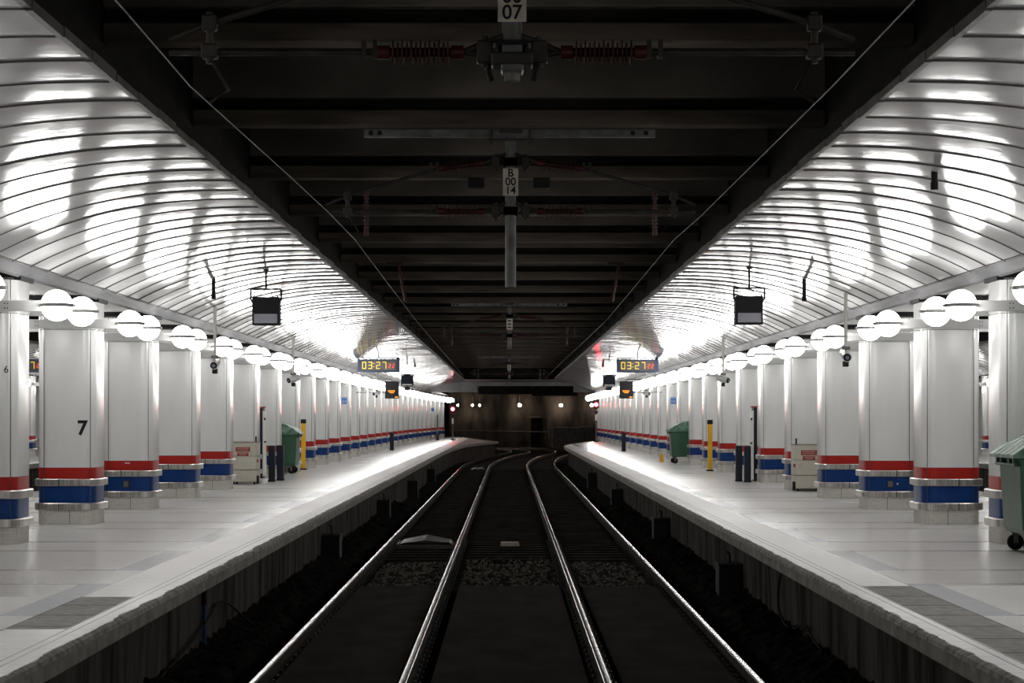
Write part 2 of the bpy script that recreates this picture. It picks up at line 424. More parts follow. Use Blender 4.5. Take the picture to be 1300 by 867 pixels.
# rails
def rail(x0, name_lab, zs_end=180):
    b = MB(); zs = [6+i*2 for i in range(50)] + [106+i*1.0 for i in range(int(zs_end-106)+1)]
    web = [(-.07,-.16),(.07,-.16),(.07,-.145),(.012,-.125),(.012,-.05),(.036,-.035),(.036,-.008)]
    prof = web + [(-x, y) for x, y in web[::-1]][0:5]
    prof = [(-.07,-.16),(.07,-.16),(.07,-.145),(.012,-.125),(.012,-.05),(.036,-.035),(.036,-.010),(-.036,-.010),(-.036,-.035),(-.012,-.05),(-.012,-.125),(-.07,-.145)]
    def cx(z): return x0 + interp(RAILC, z)
    b.loft([[(cx(z)+x, z, y) for x, y in prof] for z in zs], M['rust'])
    o = b.build('rail')
    tag(o, name_lab, 'rail')
    b = MB(); head = [(-.0355,-.008),(-.031,-.003),(-.022,0),(.022,0),(.031,-.003),(.0355,-.008)]
    b.loft([[(cx(z)+x, z, y) for x, y in head] for z in zs], M['railtop'], True, caps=False, closed=False)
    b.build('running_surface', o)
    b = MB()                                         # one clip pair with its sleeper pad
    for s in (-1, 1):
        b.box(s*.05-.035, s*.05+.035, -.06, .06, -.155, -.135, M['iron'])
        b.tube([(s*.10,-.05,-.13),(s*.07,-.04,-.115),(s*.06,.0,-.135),(s*.09,.05,-.115),(s*.13,.03,-.14)], .012, M['galv'], 6)
        b.tube([(s*.11,0,-.16),(s*.11,0,-.10)], .014, M['navy'], 6)
    c0 = b.build('rail_clip', o, (x0, 17.0, 0)); first = c0
    for k in range(1, 60):
        c = c0.copy(); COL.objects.link(c); c.location = (x0, 17.0+k*.45, 0); c.parent = o
    return o
rail(-2.46, 'left outer running rail beside the left platform wall')
rail(-1.02, 'inner rail of the left track, second rail from the left platform')
rail(.95, 'inner rail of the right track, second rail from the right platform')
rail(2.42, 'right outer running rail beside the right platform wall')
# ------------------------------------------------------------------ columns
def column_proto(s):
    root = empty('station_column', (0,0,0)); W, D, R = .905, .93, .20
    b = MB(); b.loft([rrect(W,D,R,0), rrect(W,D,R,.235)], M['terrazzo'])
    b.box(-s*.07-.004, -s*.07+.004, -D/2-.002, -D/2+.01, 0, .235, M['joint'])
    b.build('pedestal', root)
    def shaft(z0, z1, m, name, w=W, d=D):
        b = MB(); rs = [rrect(w,d,R,z0), rrect(w,d,R,z1)]
        b.loft(rs, m, False)
        for i in range(len(b.sm)-2): b.sm[i] = True
        for x in (s*(.33), -s*(.39)):                 # panel joints, front and back
            for y in (-d/2-.0015, d/2-.004): b.box(x-.005, x+.005, y, y+.0055, z0+.003, z1-.003, M['joint'])
        return b.build(name, root)
    shaft(.32, .615, M['blue'], 'blue_band'); shaft(.69, .885, M['red'], 'red_band')
    shaft(.888, 3.03, M['enamel'], 'shaft'); shaft(3.038, 3.47, M['enamel'], 'upper_shaft')
    b = MB(); b.loft([rrect(W-.02,D-.02,R,.2), rrect(W-.02,D-.02,R,3.5)], M['joint']); b.box(-.50,.50,-.36,.36,3.47,3.585,M['dark']); b.build('core', root)  # black box on top stands in for the shadow gap below the soffit
    for z in (.225, .600):
        b = MB(); w, d, r = W+.12, D+.12, R+.05
        zz = [(z,0),(z+.012,.012),(z+.10,.012),(z+.112,0)]
        b.loft([rrect(w-.03,d-.03,r-.01,z)]+[rrect(w-.024+2*o_,d-.024+2*o_,r,q) for q, o_ in zz]+[rrect(w-.03,d-.03,r-.01,z+.112)], M['steel'])
        b.box(s*.09-.006, s*.09+.006, -d/2-.002, -d/2+.03, z, z+.112, M['dark'])
        b.build('bumper_rail', root)
    return root
protoL, protoR = column_proto(-1), column_proto(1)
used = {}
def col_z(n): return 26.65+5*(n-6)
special = {(-1,6):'white column with small black number 6, cut by the left edge of the photo',
           (-1,7):'white column with large black number 7 near the left edge',
           (-1,8):'white column with a small socket box on its blue band, behind column 7, left platform',
           (1,8):'white column with a small socket box on its blue band, right platform',
           (1,6):'white column partly hidden behind the near green wheelie bin',
           (1,7):'white column standing just left of the near green bin, right platform'}
columns = {}
def place_column(s, n, cx=None):
    z = col_z(n); x = s*6.90+(ldx(z) if s < 0 else 0) if cx is None else cx
    proto = protoL if s < 0 else protoR
    if s not in used: o = proto; used[s] = 1
    else: o = copy_tree(proto)
    o.location = (x, z, PLAT)
    if cx is not None: lab, grp = 'white column with red and blue bands on the platform across the %s side track' % side_name(s), 'columns of the far %s platform' % side_name(s)
    elif n < 6: lab, grp = 'white column of the %s row standing nearer than column %s, outside the photo' % (side_name(s), 'six'), 'columns of the %s row outside the frame' % side_name(s)
    else:
        grp = 'columns of the %s platform row' % side_name(s)
        lab = special.get((s, n)) or 'white column with red and blue bands, %s from the photo edge, %s row' % (NTH[n-5], side_name(s))
    tag(o, lab, 'column', grp, 'thing'); columns[(s, n, cx)] = o
    return o
def lamp_proto(both):
    root = empty('globe_light', (0,0,0))
    for y in (-.62, .62):
        b = MB(); x1 = .86; x0 = -.86 if both else -.56
        b.box(x0, x1, y-.035, y+.035, 3.045, 3.185, M['arm'], .004)
        for x in (-.42, -.38, .36, .40):
            for z in (3.085, 3.145):
                sg = -1 if y < 0 else 1
                b.tube([(x, y+sg*.033, z), (x, y+sg*.039, z)], .009, M['darkgrey'], 6)
        sg = -1 if y < 0 else 1
        b.box(-.40,.40, min(sg*.468, y), max(sg*.468, y), 3.075,3.155, M['arm'])
        b.box(.84,.87, min(y,y*1.25),max(y,y*1.25), 3.08,3.15, M['arm'])
        b.build('arm', root)
        for sx in ((1,-1) if both else (1,)):
            g = MB(); c = (sx*1.06, y*1.22, 3.113)
            g.sphere(c, .203, M['globe'], 20 if both else 24, 12 if both else 16); go = g.build('globe', root)
            r = MB(); r.tube([(c[0], c[1], c[2]-.024), (c[0], c[1], c[2]+.024)], .210, M['band'], 28)
            r.box(c[0]-.235, c[0]-.20, c[1]-.02, c[1]+.02, c[2]-.018, c[2]+.018, M['band']); r.box(c[0]+.20, c[0]+.235, c[1]-.02, c[1]+.02, c[2]-.018, c[2]+.018, M['band'])
            r.build('globe_band', go)
    return root
lp = {False: lamp_proto(False), True: lamp_proto(True)}; lused = {}
def place_lamp(s, n, both, cx=None):
    z = col_z(n); x = s*6.90+(ldx(z) if s < 0 else 0) if cx is None else cx
    if both not in lused: o = lp[both]; lused[both] = 1
    else: o = copy_tree(lp[both])
    o.location = (x, z, PLAT); o.rotation_euler = (0,0, 0 if s < 0 else PI)
    if cx is not None: lab, grp = 'round white globe lights on a column across the %s side track' % side_name(s), 'globe lights of the far %s platform' % side_name(s)
    elif n < 5: lab, grp = 'pair of round white globe lights of the %s row nearer than the photo shows' % side_name(s), 'globe lights of the %s row outside the frame' % side_name(s)
    else:
        grp = 'globe lights along the %s row of columns' % side_name(s)
        lab = {5:'round white globe light cut by the %s edge of the photo' % side_name(s),
               6:'pair of lit white globes on the arm of the nearest column, %s row' % side_name(s)}.get(n) or \
              'pair of lit white globes on bracket arms, %s pair in the %s row' % (NTH[n-5], side_name(s))
    tag(o, lab, 'light', grp); return o
for s, last in ((-1, 34), (1, 30)):
    for n in range(-1, last+1):
        if n == 0 or True: place_column(s, n)
        place_lamp(s, n, 6 <= n <= 22)
for s in (-1, 1):
    for n in range(14, 24):
        place_column(s, n, s*20.97); place_lamp(s, n, False, s*20.91)

# numbers, socket boxes and labels on the columns
for n, s_, size, x, z in ((7, '7', .31, .265, 1.495), (6, '6', .13, .335, 2.29)):
    o = columns[(-1, n, None)]
    text(s_, size, M['dark'], o, (x-.0, -.4675, z), 'number', bold=.010 if n == 7 else 0)
for s in (-1, 1):
    o = columns[(s, 8, None)]
    b = MB(); x = .0 if s < 0 else -.02
    b.box(x-.06, x+.06, -.50, -.45, .40, .53, M['darkgrey'], .005); b.box(x-.045, x+.045, -.515, -.49, .415, .515, M['galv'], .004)
    bo = b.build('socket_box', o)
    if s < 0:
        b = MB(); b.box(-.03, .06, -.469, -.466, .835, .855, M['white']); b.build('sticker', o)
    else:
        b = MB(); b.box(x+.12, x+.15, -.48, -.46, .455, .485, M['white']); b.build('sticker', o)

# ------------------------------------------------------------------ ceiling beams over the tracks
bp = MB()
bp.box(-3.58, 3.58, 0, .30, EYE+3.31, EYE+3.485, M['beam'], .012)
beam0 = bp.build('ceiling_beam')
bw = MB(); bw.box(-3.58, 3.58, .0, .28, EYE+3.625, EYE+4.6, M['beamweb'], .01); wb = bw.build('upper_web', beam0)
bw = MB(); bw.box(-3.58, 3.58, .14, .24, EYE+3.48, EYE+3.63, M['black']); bw.build('slot_shadow_core', beam0)  # black core stands in for the shadow inside the slot
KIDS[beam0.name] = [c for c in bpy.data.objects if c.parent == beam0]
k = 0
for i in range(-2, 27):
    z = 17.65+5*i-5*0
    if z > 137: break
    if z < 10 and i < -2: continue
    o = beam0 if k == 0 else copy_tree(beam0)
    k += 1
    o.location = (0, z, 0)
    lab = 'sooty concrete beam across the track ceiling, just above the photo' if i < 0 else 'sooty concrete beam across the dark track ceiling, %s from the top of the photo' % NTH[i+1]
    tag(o, lab, 'beam', 'concrete beams of the track ceiling', 'thing')

# ------------------------------------------------------------------ overhead line equipment
def insulator(b, p, q, r=.030, fins=13, big=.080, m=None, fin=None):
    p, q = Vector(p), Vector(q); d = q-p; m = m or M['redins']
    b.tube([p, q], r, m, 10)
    b.tube([p, p+d*.14], r*1.45, m, 10); b.tube([p+d*.86, q], r*1.45, m, 10)
    for k in range(fins):
        c = p+d*(.18+.64*k/(fins-1)); e = d.normalized()*.004
        b.tube([c-e, c+e], big if k % 2 == 0 else big*.75, m, 12)
def overhead(zc, pole_bot, lines, lab, topbar, big):
    root = empty('overhead_line_bracket', (.02, zc, EYE if topbar else EYE-.11))
    b = MB(); b.tube([(0,0,3.308 if topbar else 3.9),(0,0,pole_bot)], .062, M['galv'], 16)
    if topbar:
        b.box(-.13,.13,-.08,.08,3.26,3.31,M['iron'])
    b.build('pole', root)
    if topbar:
        b = MB(); b.box(-1.68,1.66,-.05,.05,3.22,3.31,M['galv'],.006)
        for x in (-1.6,-1.5,1.4,1.55): b.tube([(x,-.06,3.265),(x,.06,3.265)], .03, M['dark'], 8)
        for x in (-.22,.22): b.tube([(x,-.09,3.295),(x,-.09,3.12)], .016, M['iron'], 8)
        b.box(-.26,.26,-.1,-.07,3.17,3.20,M['iron'])
        b.build('top_channel', root)
    pt = MB(); pt.box(-.088,.088,-.078,-.070,2.545,2.855,M['plate'])
    if not lines:
        for i in range(3): pt.box(-.05,.05,-.0795,-.078,2.585+.095*i,2.625+.095*i,M['darkgrey'])
    po = pt.build('number_plate', root)
    for i, l in enumerate(lines):
        text(l, .125, M['dark'], po, (0, -.0795, 2.80-.100*i), 'lettering', bold=.002)
    for zz, nm in ((2.37,'lower'),(2.93,'upper')):
        for s in (-1, 1):
            a = empty('arm', (0,0,0)); a.parent = root
            up = nm == 'upper'
            ins0 = (s*.30, 0, zz); ins1 = (s*.83, 0, zz-(.07 if up else 0))
            end = (s*1.87, 0, zz-.38 if up else zz)
            b = MB(); b.tube([(s*.05,0,zz+.10),(s*.17,0,zz+.06),(s*.30,0,zz)], .020, M['iron'], 8)
            b.tube([(s*.05,0,zz-.02),(s*.17,0,zz-.02),(s*.30,0,zz)], .016, M['iron'], 8)
            b.box(min(s*.12,s*.22), max(s*.12,s*.22), -.04,.04, zz-.07, zz+.07, M['iron'], .01)
            b.tube([(s*.17,0,zz-.10),(s*.17,0,zz+.10)], .022, M['iron'], 8)
            b.box(-.09,.09,-.085,.085,zz-.05,zz+.05,M['iron'],.01)
            b.build('clamp', a)
            b = MB(); insulator(b, ins0, ins1); b.build('insulator', a)
            b = MB(); b.tube([ins1, end, (end[0]+s*.25, 0, end[2]-(.1 if up else 0))], .021, M['iron'], 10)
            for d_ in (.0,.07): b.box(min(ins1[0]+s*d_, ins1[0]+s*(d_+.03)), max(ins1[0]+s*d_, ins1[0]+s*(d_+.03)), -.035,.035, ins1[2]-.035, ins1[2]+.075, M['iron'])
            b.build('tube', a)
    for s in (-1, 1):                                  # drop with the register arm above each wire
        b = MB(); b.tube([(s*1.87,0,2.62),(s*1.87,0,2.30)], .022, M['iron'], 8); b.box(s*1.87-.045,s*1.87+.045,-.04,.04,2.50,2.60,M['iron'],.01)
        b.box(s*1.87-.05,s*1.87+.05,-.045,.045,2.33,2.42,M['iron'],.01)
        b.tube([(s*1.87,0,2.34),(s*1.75,0,2.14),(s*1.87,0,2.06)], .012, M['iron'], 6)
        b.build('drop_arm', root)
        if zc > 15:
            b = MB(); insulator(b, (s*1.66,.05,2.62),(s*1.66,.05,2.10),.02,9,.04); b.build('insulator', root)
    if not topbar:
        b = MB(); b.box(-.13,.13,-.10,.10,2.28,2.36,M['iron'],.012); b.box(-.07,.07,-.09,.09,2.24,2.44,M['galv'],.012); b.box(-.10,.10,-.095,.095,2.40,2.43,M['dark'])
        b.tube([(-.13,0,2.34),(-.15,-.05,2.26),(-.13,0,2.2)], .02, M['dark'], 8); b.tube([(.13,0,2.34),(.15,-.05,2.26),(.13,0,2.2)], .02, M['dark'], 8)
        b.tube([(0,0,2.26),(0,0,2.19)], .050, M['galv'], 12); b.build('pole_shoe', root)
    tag(root, lab, 'overhead line bracket', 'overhead line brackets on the track centre line')
    return root
overhead(12.4, 2.3, ('B','00','07'), 'overhead line bracket with cropped plate 07 at the top of the photo', False, True)
overhead(23.02, 1.50, ('B','00','14'), 'overhead line bracket on a long grey pole with plate B 00 14', True, True)
overhead(57.8, 2.0, (), 'small dark overhead line bracket with white plate, third along the track', True, False)
overhead(107.8, 2.1, (), 'tiny overhead line bracket near the far end of the dark ceiling', True, False)
for s in (-1, 1):
    b = MB(); insulator(b, (s*2.36, 42.7, EYE+3.30), (s*2.2, 42.7, EYE+2.48), .025, 13, .05); b.box(s*2.36-.25, s*2.36+.1, 42.65, 42.8, EYE+3.26, EYE+3.305, M['iron'])
    tag(b.build('hanging_insulator'), 'dark red ribbed insulator hanging under a ceiling beam above the %s track' % side_name(s), 'insulator', 'insulators hanging above the tracks')
    b = MB(); b.box(s*.45-.115, s*.45+.115, 27.62, 27.8, EYE+3.17, EYE+3.305, M['dark'], .01)
    tag(b.build('junction_box'), 'small black box under a ceiling beam just %s of plate B 00 14' % side_name(s), 'box', 'small boxes under the beam')
    pts = [(1.9,6),(1.93,9.9),(1.97,12.4),(1.86,17),(1.80,20),(1.77,23.05),(1.84,30),(1.95,42),(2.02,55),(2.1,75),(2.25,100),(2.35,118),(2.0,136)] if s < 0 else \
          [(1.96,6),(1.99,9.9),(2.0,12.4),(1.95,20.5),(1.90,23.05),(1.98,33),(2.05,42),(2.02,55),(1.95,72),(1.9,100),(1.8,120),(1.6,136)]
    b = MB(); rows = [(s*x, z, EYE+2.05) for x, z in pts]
    b.tube(rows, .0042, M['wire'], 6)
    tag(b.build('contact_wire'), 'thin overhead contact wire running above the %s track' % side_name(s), 'wire', 'contact wires')
# ------------------------------------------------------------------ hanging equipment
def hang_monitor(x, z, lab, w_=.5, ztop=None, light=False, second=False):
    top = EYE+vault_y(abs(x)); cz = EYE+1.86
    root = empty('hanging_monitor', (x, z, cz))
    dz = top-cz
    b = MB(); b.tube([(0,0,dz+.01),(0,0,.42)], .019, M['dark'], 10); b.tube([(0,0,dz-.0),(0,0,dz-.03)], .05, M['dark'], 12); b.build('rod', root)
    b = MB(); hw = w_/2
    for p, q in (((-hw-.02,.0,.42),(hw+.02,.0,.42)),((-hw-.02,0,.42),(-hw-.02,0,.22)),((hw+.02,0,.42),(hw+.02,0,.22))):
        b.tube([p, q], .016, M['dark'], 8)
    b.tube([(.03,0,.41),(.08,.0,.35),(.12,.02,.26)], .006, M['dark'], 6)
    b.tube([(-hw-.025,0,.24),(-hw+.01,0,.20)], .016, M['dark'], 8); b.tube([(hw+.025,0,.24),(hw-.01,0,.20)], .016, M['dark'], 8)
    b.build('yoke', root)
    b = MB(); b.box(-hw+.01,hw-.01,-.05,.25,-.22,.28,M['darkgrey' if light else 'dark'],.012); b.box(-hw+.03,-hw+.05,-.04,.0,.28,.31,M['dark']); b.box(hw-.05,hw-.03,-.04,.0,.28,.31,M['dark']); b.build('housing', root)
    b = MB()
    if second:
        b.box(-hw+.05,hw-.05,-.058,-.05,-.13,.20,M['navy']); b.box(-hw+.06,hw-.06,-.062,-.05,-.20,-.15,M['white']); b.box(-hw+.03,-hw+.12,-.062,-.05,.21,.26,M['white']); b.box(hw-.12,hw-.03,-.062,-.05,.21,.26,M['white'])
    else:
        b.box(-hw+.045,hw-.045,-.056,-.05,-.185,-.02,M['greyscreen'])
    b.build('screen', root)
    if second:
        b = MB(); b.box(-.13,.13,-.02,.2,-.42,-.25,M['darkgrey'],.01); b.box(-.03,.03,.05,.11,-.26,-.2,M['dark']); b.build('camera_box', root)
    tag(root, lab, 'monitor', 'hanging monitors')
    return root
hang_monitor(-4.30, 35.5, 'black hanging monitor on a rod under the left vault, nearest on the left')
hang_monitor(4.22, 35.2, 'black hanging monitor on a rod under the right vault, nearest on the right')
m_ = hang_monitor(-4.36, 86.0, 'small black and white hanging monitor right of the left clock', .54, second=True); m_.location.z = EYE+1.60
m_ = hang_monitor(4.30, 86.0, 'small black and white hanging monitor left of the right clock', .54, second=True); m_.location.z = EYE+1.58
for o in list(bpy.data.objects):
    if o.name.startswith('hanging_monitor') and o.location.y > 80:
        for c in bpy.data.objects:
            if c.parent == o and c.name.startswith('rod'): c.location.z = .27

SEG = {'0':'abcdef','1':'bc','2':'abged','3':'abgcd','4':'fgbc','5':'afgcd','6':'afgedc','7':'abc','8':'abcdefg','9':'abfgcd'}
def digit(b, ch, cx, cz, w_, h_, t_, y, m):
    x0, x1, z0, zm, z1 = cx-w_/2, cx+w_/2, cz-h_/2, cz, cz+h_/2; g = t_*.15
    R = {'a':(x0+g,x1-g,z1-t_,z1),'d':(x0+g,x1-g,z0,z0+t_),'g':(x0+g,x1-g,zm-t_/2,zm+t_/2),
         'f':(x0,x0+t_,zm+g,z1-g),'b':(x1-t_,x1,zm+g,z1-g),'e':(x0,x0+t_,z0+g,zm-g),'c':(x1-t_,x1,z0+g,zm-g)}
    for k_ in SEG[ch]:
        a, c, d, e = R[k_]; b.box(a, c, y-.004, y, d, e, m)
def clock(x, z, cz, lab, secs, rz=0):
    root = empty('digital_clock', (x, z, EYE+cz), rz)
    b = MB(); b.box(-.80,.80,-.06,.10,-.29,.22,M['navyclock'],.012); b.build('housing', root)
    b = MB(); b.box(-.66,.66,-.066,-.058,-.21,.15,M['clockface']); b.build('face', root)
    b = MB(); b.box(-.80,.80,-.04,.08,.235,.27,M['white']); b.box(-.80,.80,-.045,.085,.27,.285,M['dark']); b.box(.68,.79,-.05,.08,.20,.28,M['dark']); b.build('top_rail', root)
    top = vault_y(abs(x))-cz
    b = MB(); b.tube([(0,0,top+.01),(0,0,.26)], .026, M['dark'], 10); b.build('rod', root)
    b = MB()
    for ch, px in zip('0327', (-.55,-.32,-.02,.22)): digit(b, ch, px, -.02, .15, .27, .027, -.068, M['dig_y'])
    for zz in (-.07,.06): b.box(-.195,-.165,-.072,-.066,zz-.015,zz+.015,M['dig_y'])
    b.build('time_digits', root)
    b = MB()
    for ch, px in zip(secs, (.43,.57)): digit(b, ch, px, -.04, .09, .17, .022, -.068, M['dig_r'])
    for zz in (-.08,.0): b.box(.335,.355,-.072,-.066,zz-.01,zz+.01,M['dig_r'])
    b.build('second_digits', root)
    tag(root, lab, 'clock', 'digital station clocks'); return root
clock(-4.98, 76.7, 2.03, 'blue digital clock reading 03:27 hanging over the left platform', '22')
clock(4.92, 76.7, 2.02, 'blue digital clock reading 03:27 hanging over the right platform', '22')
clock(-18.43, 76.7, 2.03, 'clock of the far left platform seen in the gap beside column 7', '22')
def board(x, z, s, lab):
    root = empty('departure_display', (x, z, EYE+1.2))
    b = MB(); b.box(-.30,.30,-.05,.12,-.37,.37,M['glass'],.012); b.build('housing', root)
    for i, (w_, zz) in enumerate(((.17,-.03),(.15,-.075),(.09,-.12))):
        b = MB()
        for k_ in range(int(w_*2/.045)):
            x0 = -w_+k_*.045; b.box(x0, x0+.035, -.056, -.05, zz-.017, zz+.017, M['dig_o'])
        b.build('lettering', root)
    b = MB(); b.box(.13,.26,-.056,-.05,-.33,-.285,M['dig_o'])
    b.build('lettering', root)
    b = MB(); b.tube([(0,.03,.36),(0,.03,.46),(s*1.55,.03,.46)], .022, M['galv'], 8); b.tube([(s*.0,.03,-.1),(s*1.55,.03,-.1)], .016, M['galv'], 8); b.build('arm', root)
    tag(root, lab, 'display', 'orange text displays on column brackets')
board(-5.02, 86.12, -1, 'black display with orange text below the left clock')
board(5.05, 86.12, 1, 'black display with orange text below the right clock')
for (x, z, l, lab) in ((-5.2,35.3,.36,'short black tube hanging left of the near left monitor'),(5.2,35.3,.40,'short black tube hanging right of the near right monitor'),
                       (4.5,21.2,.19,'small black fitting hanging from the right vault near the top right'),(-4.5,96,.17,'tiny black fitting hanging right of the small left monitor'),(4.5,96,.17,'tiny black fitting hanging left of the small right monitor')):
    top = EYE+vault_y(abs(x)); b = MB(); r = .034 if z < 60 else .05
    b.tube([(x,z,top+.01),(x,z,top-l)], r, M['dark'], 14); b.tube([(x,z,top-l+.08),(x,z,top-l-.0)], r*1.2, M['dark'], 14)
    tag(b.build('hanging_fitting'), lab, 'ceiling fitting', 'black ceiling fittings')
def cctv(x, z, cy, lab, ang=0.4, pole=True):
    root = empty('security_camera', (x, z, EYE+cy))
    top = vault_y(abs(x))-cy if abs(x) < 6.3 else .8
    b = MB(); b.tube([(0,0,top+.01),(0,0,.12)], .032 if z < 60 else .022, M['cream'], 12); b.build('pole', root)
    b = MB(); b.box(-.075,.075,-.04,.04,.08,.14,M['galv'],.01); b.tube([(0,0,.1),(0,.0,-.20)], .018, M['galv'], 8); b.build('bracket', root)
    b = MB(); ca, sa = math.cos(ang), math.sin(ang)
    for (p0, p1, r, m) in ((-.16,.18,.085,M['white']),(-.175,-.155,.07,M['dark']),(-.185,-.17,.035,M['greyscreen'])):
        b.tube([(sa*p0, ca*p0, -.02+p0*.25), (sa*p1, ca*p1, -.02+p1*.25)], r, m, 14)
    b.box(-.05,.05,-.05,.05,-.22,-.12,M['dark'],.01)
    b.build('camera_body', root)
    tag(root, lab, 'security camera', 'security cameras on poles')
cctv(-5.85, 39.9, 1.10, 'security camera on a cream pole, nearest one on the left', 0)
cctv(-5.88, 54.7, 1.08, 'security camera on a cream pole above the left yellow post area', .8)
cctv(5.93, 35.3, 1.12, 'security camera on a cream pole, nearest one on the right', 0)
cctv(5.86, 54.8, 1.08, 'security camera on a cream pole above the right platform, second one', -.8)
cctv(-5.88, 89.1, 1.12, 'distant security camera left of the left orange display', .8)
cctv(6.12, 89.1, 1.12, 'distant security camera right of the right orange display', -.8)
# blue signs on columns
for (s, n, w_, h_, dz, t1, t2, lab) in ((-1,17,.21,.26,.70,'','04','small blue sign on a column of the left row'),(1,17,.22,.26,.70,'','04','small blue sign on a column of the right row'),(-1,32,.28,.28,.66,'','','tiny blue sign on the farthest left columns')):
    z = col_z(n)-.47; x = s*6.78 if n < 20 else -5.97-.12
    root = empty('blue_sign', (x+(.12 if s < 0 else -.12), z, EYE+dz))
    b = MB(); b.box(-w_/2,w_/2,-.012,0,-h_/2,h_/2,M['signblue']); b.build('panel', root)
    b = MB(); b.box(-w_*.4,w_*.4,-.015,-.012,h_*.3,h_*.36,M['white']); b.build('rule', root)
    if t2: text(t2, .17, M['white'], root, (0,-.014,-.04))
    tag(root, lab, 'sign', 'small blue signs')

# ------------------------------------------------------------------ things on the platforms
def wheelie_bin(x, z, s, lab, worn=False):
    """four wheeled container; local -x side faces the track when s = 1"""
    root = empty('wheelie_bin', (x, z, PLAT))
    W, D = 1.25, 1.16
    def ring(z_, fw, fd, r=.06, cx=0): return [(s*(p[0]+cx), p[1], z_) for p in rrect(W*fw, D*fd, r, z_)]
    b = MB(); b.loft([ring(.24,.84,.84,.08), ring(.30,.885,.88), ring(1.10,.95,.95), ring(1.14,.97,1.0), ring(1.19,.97,1.0)], M['green'])
    for y in (-.30,-.10,.10,.30):
        b.box(min(-s*.53, -s*.40), max(-s*.53,-s*.40), y-.02, y+.02, .40, 1.12, M['green'], .01)
    b.build('body', root)
    prof = [(-.70,1.17),(-.70,1.21),(-.52,1.33),(-.30,1.45),(-.05,1.525),(.25,1.545),(.50,1.50),(.64,1.38),(.66,1.2)]
    b = MB(); b.loft([[(s*px, y, pz) for px, pz in prof] for y in (-.60,-.57,.57,.60)], M['greenlid'], False)
    for y in (-.36,-.12,.12,.36):
        b.loft([[(s*px, yy, pz+.012*(abs(yy-y) < .03)) for px, pz in prof[1:8]] for yy in (y-.045,y-.025,y+.025,y+.045)], M['greenlid'], False, caps=False, closed=False)
    b.build('lid', root)
    b = MB()
    for y in (-.42,.42,-.2,.2):
        b.box(min(-s*.66,-s*.60), max(-s*.66,-s*.60), y-.03, y+.03, 1.07, 1.18, M['green'], .01)
    b.tube([(-s*.645,-.48,1.09),(-s*.645,.48,1.09)], .017, M['green'], 10); b.build('handle', root)
    for cx in (-.42,.42):
        for cy in (-.40,.40):
            c = MB(); c.tube([(s*cx,cy-.03,.10),(s*cx,cy+.03,.10)], .10, M['rubber'], 22); c.tube([(s*cx,cy-.034,.10),(s*cx,cy+.034,.10)], .04, M['darkgrey'], 14)
            co = c.build('wheel', root)
            f = MB(); f.box(s*cx-.03,s*cx+.03,cy-.045,cy-.036,.09,.25,M['galv']); f.box(s*cx-.03,s*cx+.03,cy+.036,cy+.045,.09,.25,M['iron']); f.tube([(s*cx,cy,.22),(s*cx,cy,.27)], .06, M['iron'], 14)
            f.build('fork', co)
    tag(root, lab, 'bin', 'green wheeled bins'); return root
wheelie_bin(6.80, 24.85, 1, 'large green wheeled bin cut by the right edge of the photo')
wheelie_bin(-6.92, 60.3, -1, 'green wheeled bin on the left platform beside the yellow post')
wheelie_bin(6.48, 73.4, 1, 'distant green wheeled bin on the right platform')
def cart(x, z, s, lab):
    root = empty('metal_cabinet_cart', (x, z, PLAT)); W, D = (.64,.75)
    b = MB(); b.box(-W/2,W/2,0,D,.06,1.05,M['cart'],.012)
    b.box(-W/2-.006,W/2+.006,-.006,D,.355,.37,M['joint']); b.box(-W/2-.006,W/2+.006,-.006,D,.70,.715,M['concrete'])
    b.box(-W/2-.006,W/2+.006,-.01,D+.01,1.04,1.065,M['concrete'],.004)
    b.build('body', root)
    b = MB(); b.box(-.2,.16,-.012,-.004,.82,.93,M['signred']); b.box(-.16,.12,-.012,-.004,.71,.80,M['signred']); so = b.build('sign', root)
    for zz, x0, x1 in ((.90,-.17,.13),(.86,-.15,.11),(.775,-.13,.09),(.74,-.10,.07)):
        b = MB(); k_ = x0
        while k_ < x1: b.box(k_, k_+.022, -.014, -.011, zz-.008, zz+.008, M['cart']); k_ += .034
        b.build('lettering', so)
    b = MB(); hx = -s*(W/2-.02)
    b.tube([(hx,.05,1.05),(hx,.05,1.20)], .02, M['dark'], 8); b.build('handle', root)
    for cx in (-.26,.26):
        c = MB(); c.tube([(cx-.02,.08,.07),(cx+.02,.08,.07)], .07, M['rubber'], 18); c.build('wheel', root)
        c = MB(); c.tube([(cx-.02,.66,.07),(cx+.02,.66,.07)], .07, M['rubber'], 18); c.build('wheel', root)
    b = MB(); e = W/2 if s < 0 else -W/2
    b.box(min(e, e+(-s)*.06), max(e, e+(-s)*.06), 0, .12, .02, .22, M['dark'], .01); b.box(min(e, e-s*.04), max(e, e-s*.04), 0.02,.08,.55,.62,M['signred'],.005); b.build('corner_guard', root)
    tag(root, lab, 'cabinet', 'cream metal cabinets')
cart(-6.62, 50.05, -1, 'scuffed cream metal cabinet with a red sign on the left platform')
cart(6.80, 45.3, 1, 'scuffed cream metal cabinet with a red sign on the right platform')
def bollard(x, z, h_, lab, r=.085):
    root = empty('bollard', (x, z, PLAT))
    b = MB(); b.loft([rrect(2*r,2*r,.03,0), rrect(2*r,2*r,.03,h_-.02), rrect(2*r-.03,2*r-.03,.02,h_)], M['navy']); b.build('post', root)
    b = MB(); b.loft([rrect(2*r+.02,2*r+.02,.03,0), rrect(2*r+.02,2*r+.02,.03,.05)], M['dark']); b.build('foot', root)
    tag(root, lab, 'bollard', 'dark bollards')
bollard(-6.17, 52.2, .94, 'dark bollard right of the left cream cabinet, left of its pair')
bollard(-6.04, 53.0, .94, 'dark bollard right of the left cream cabinet, right of its pair', .09)
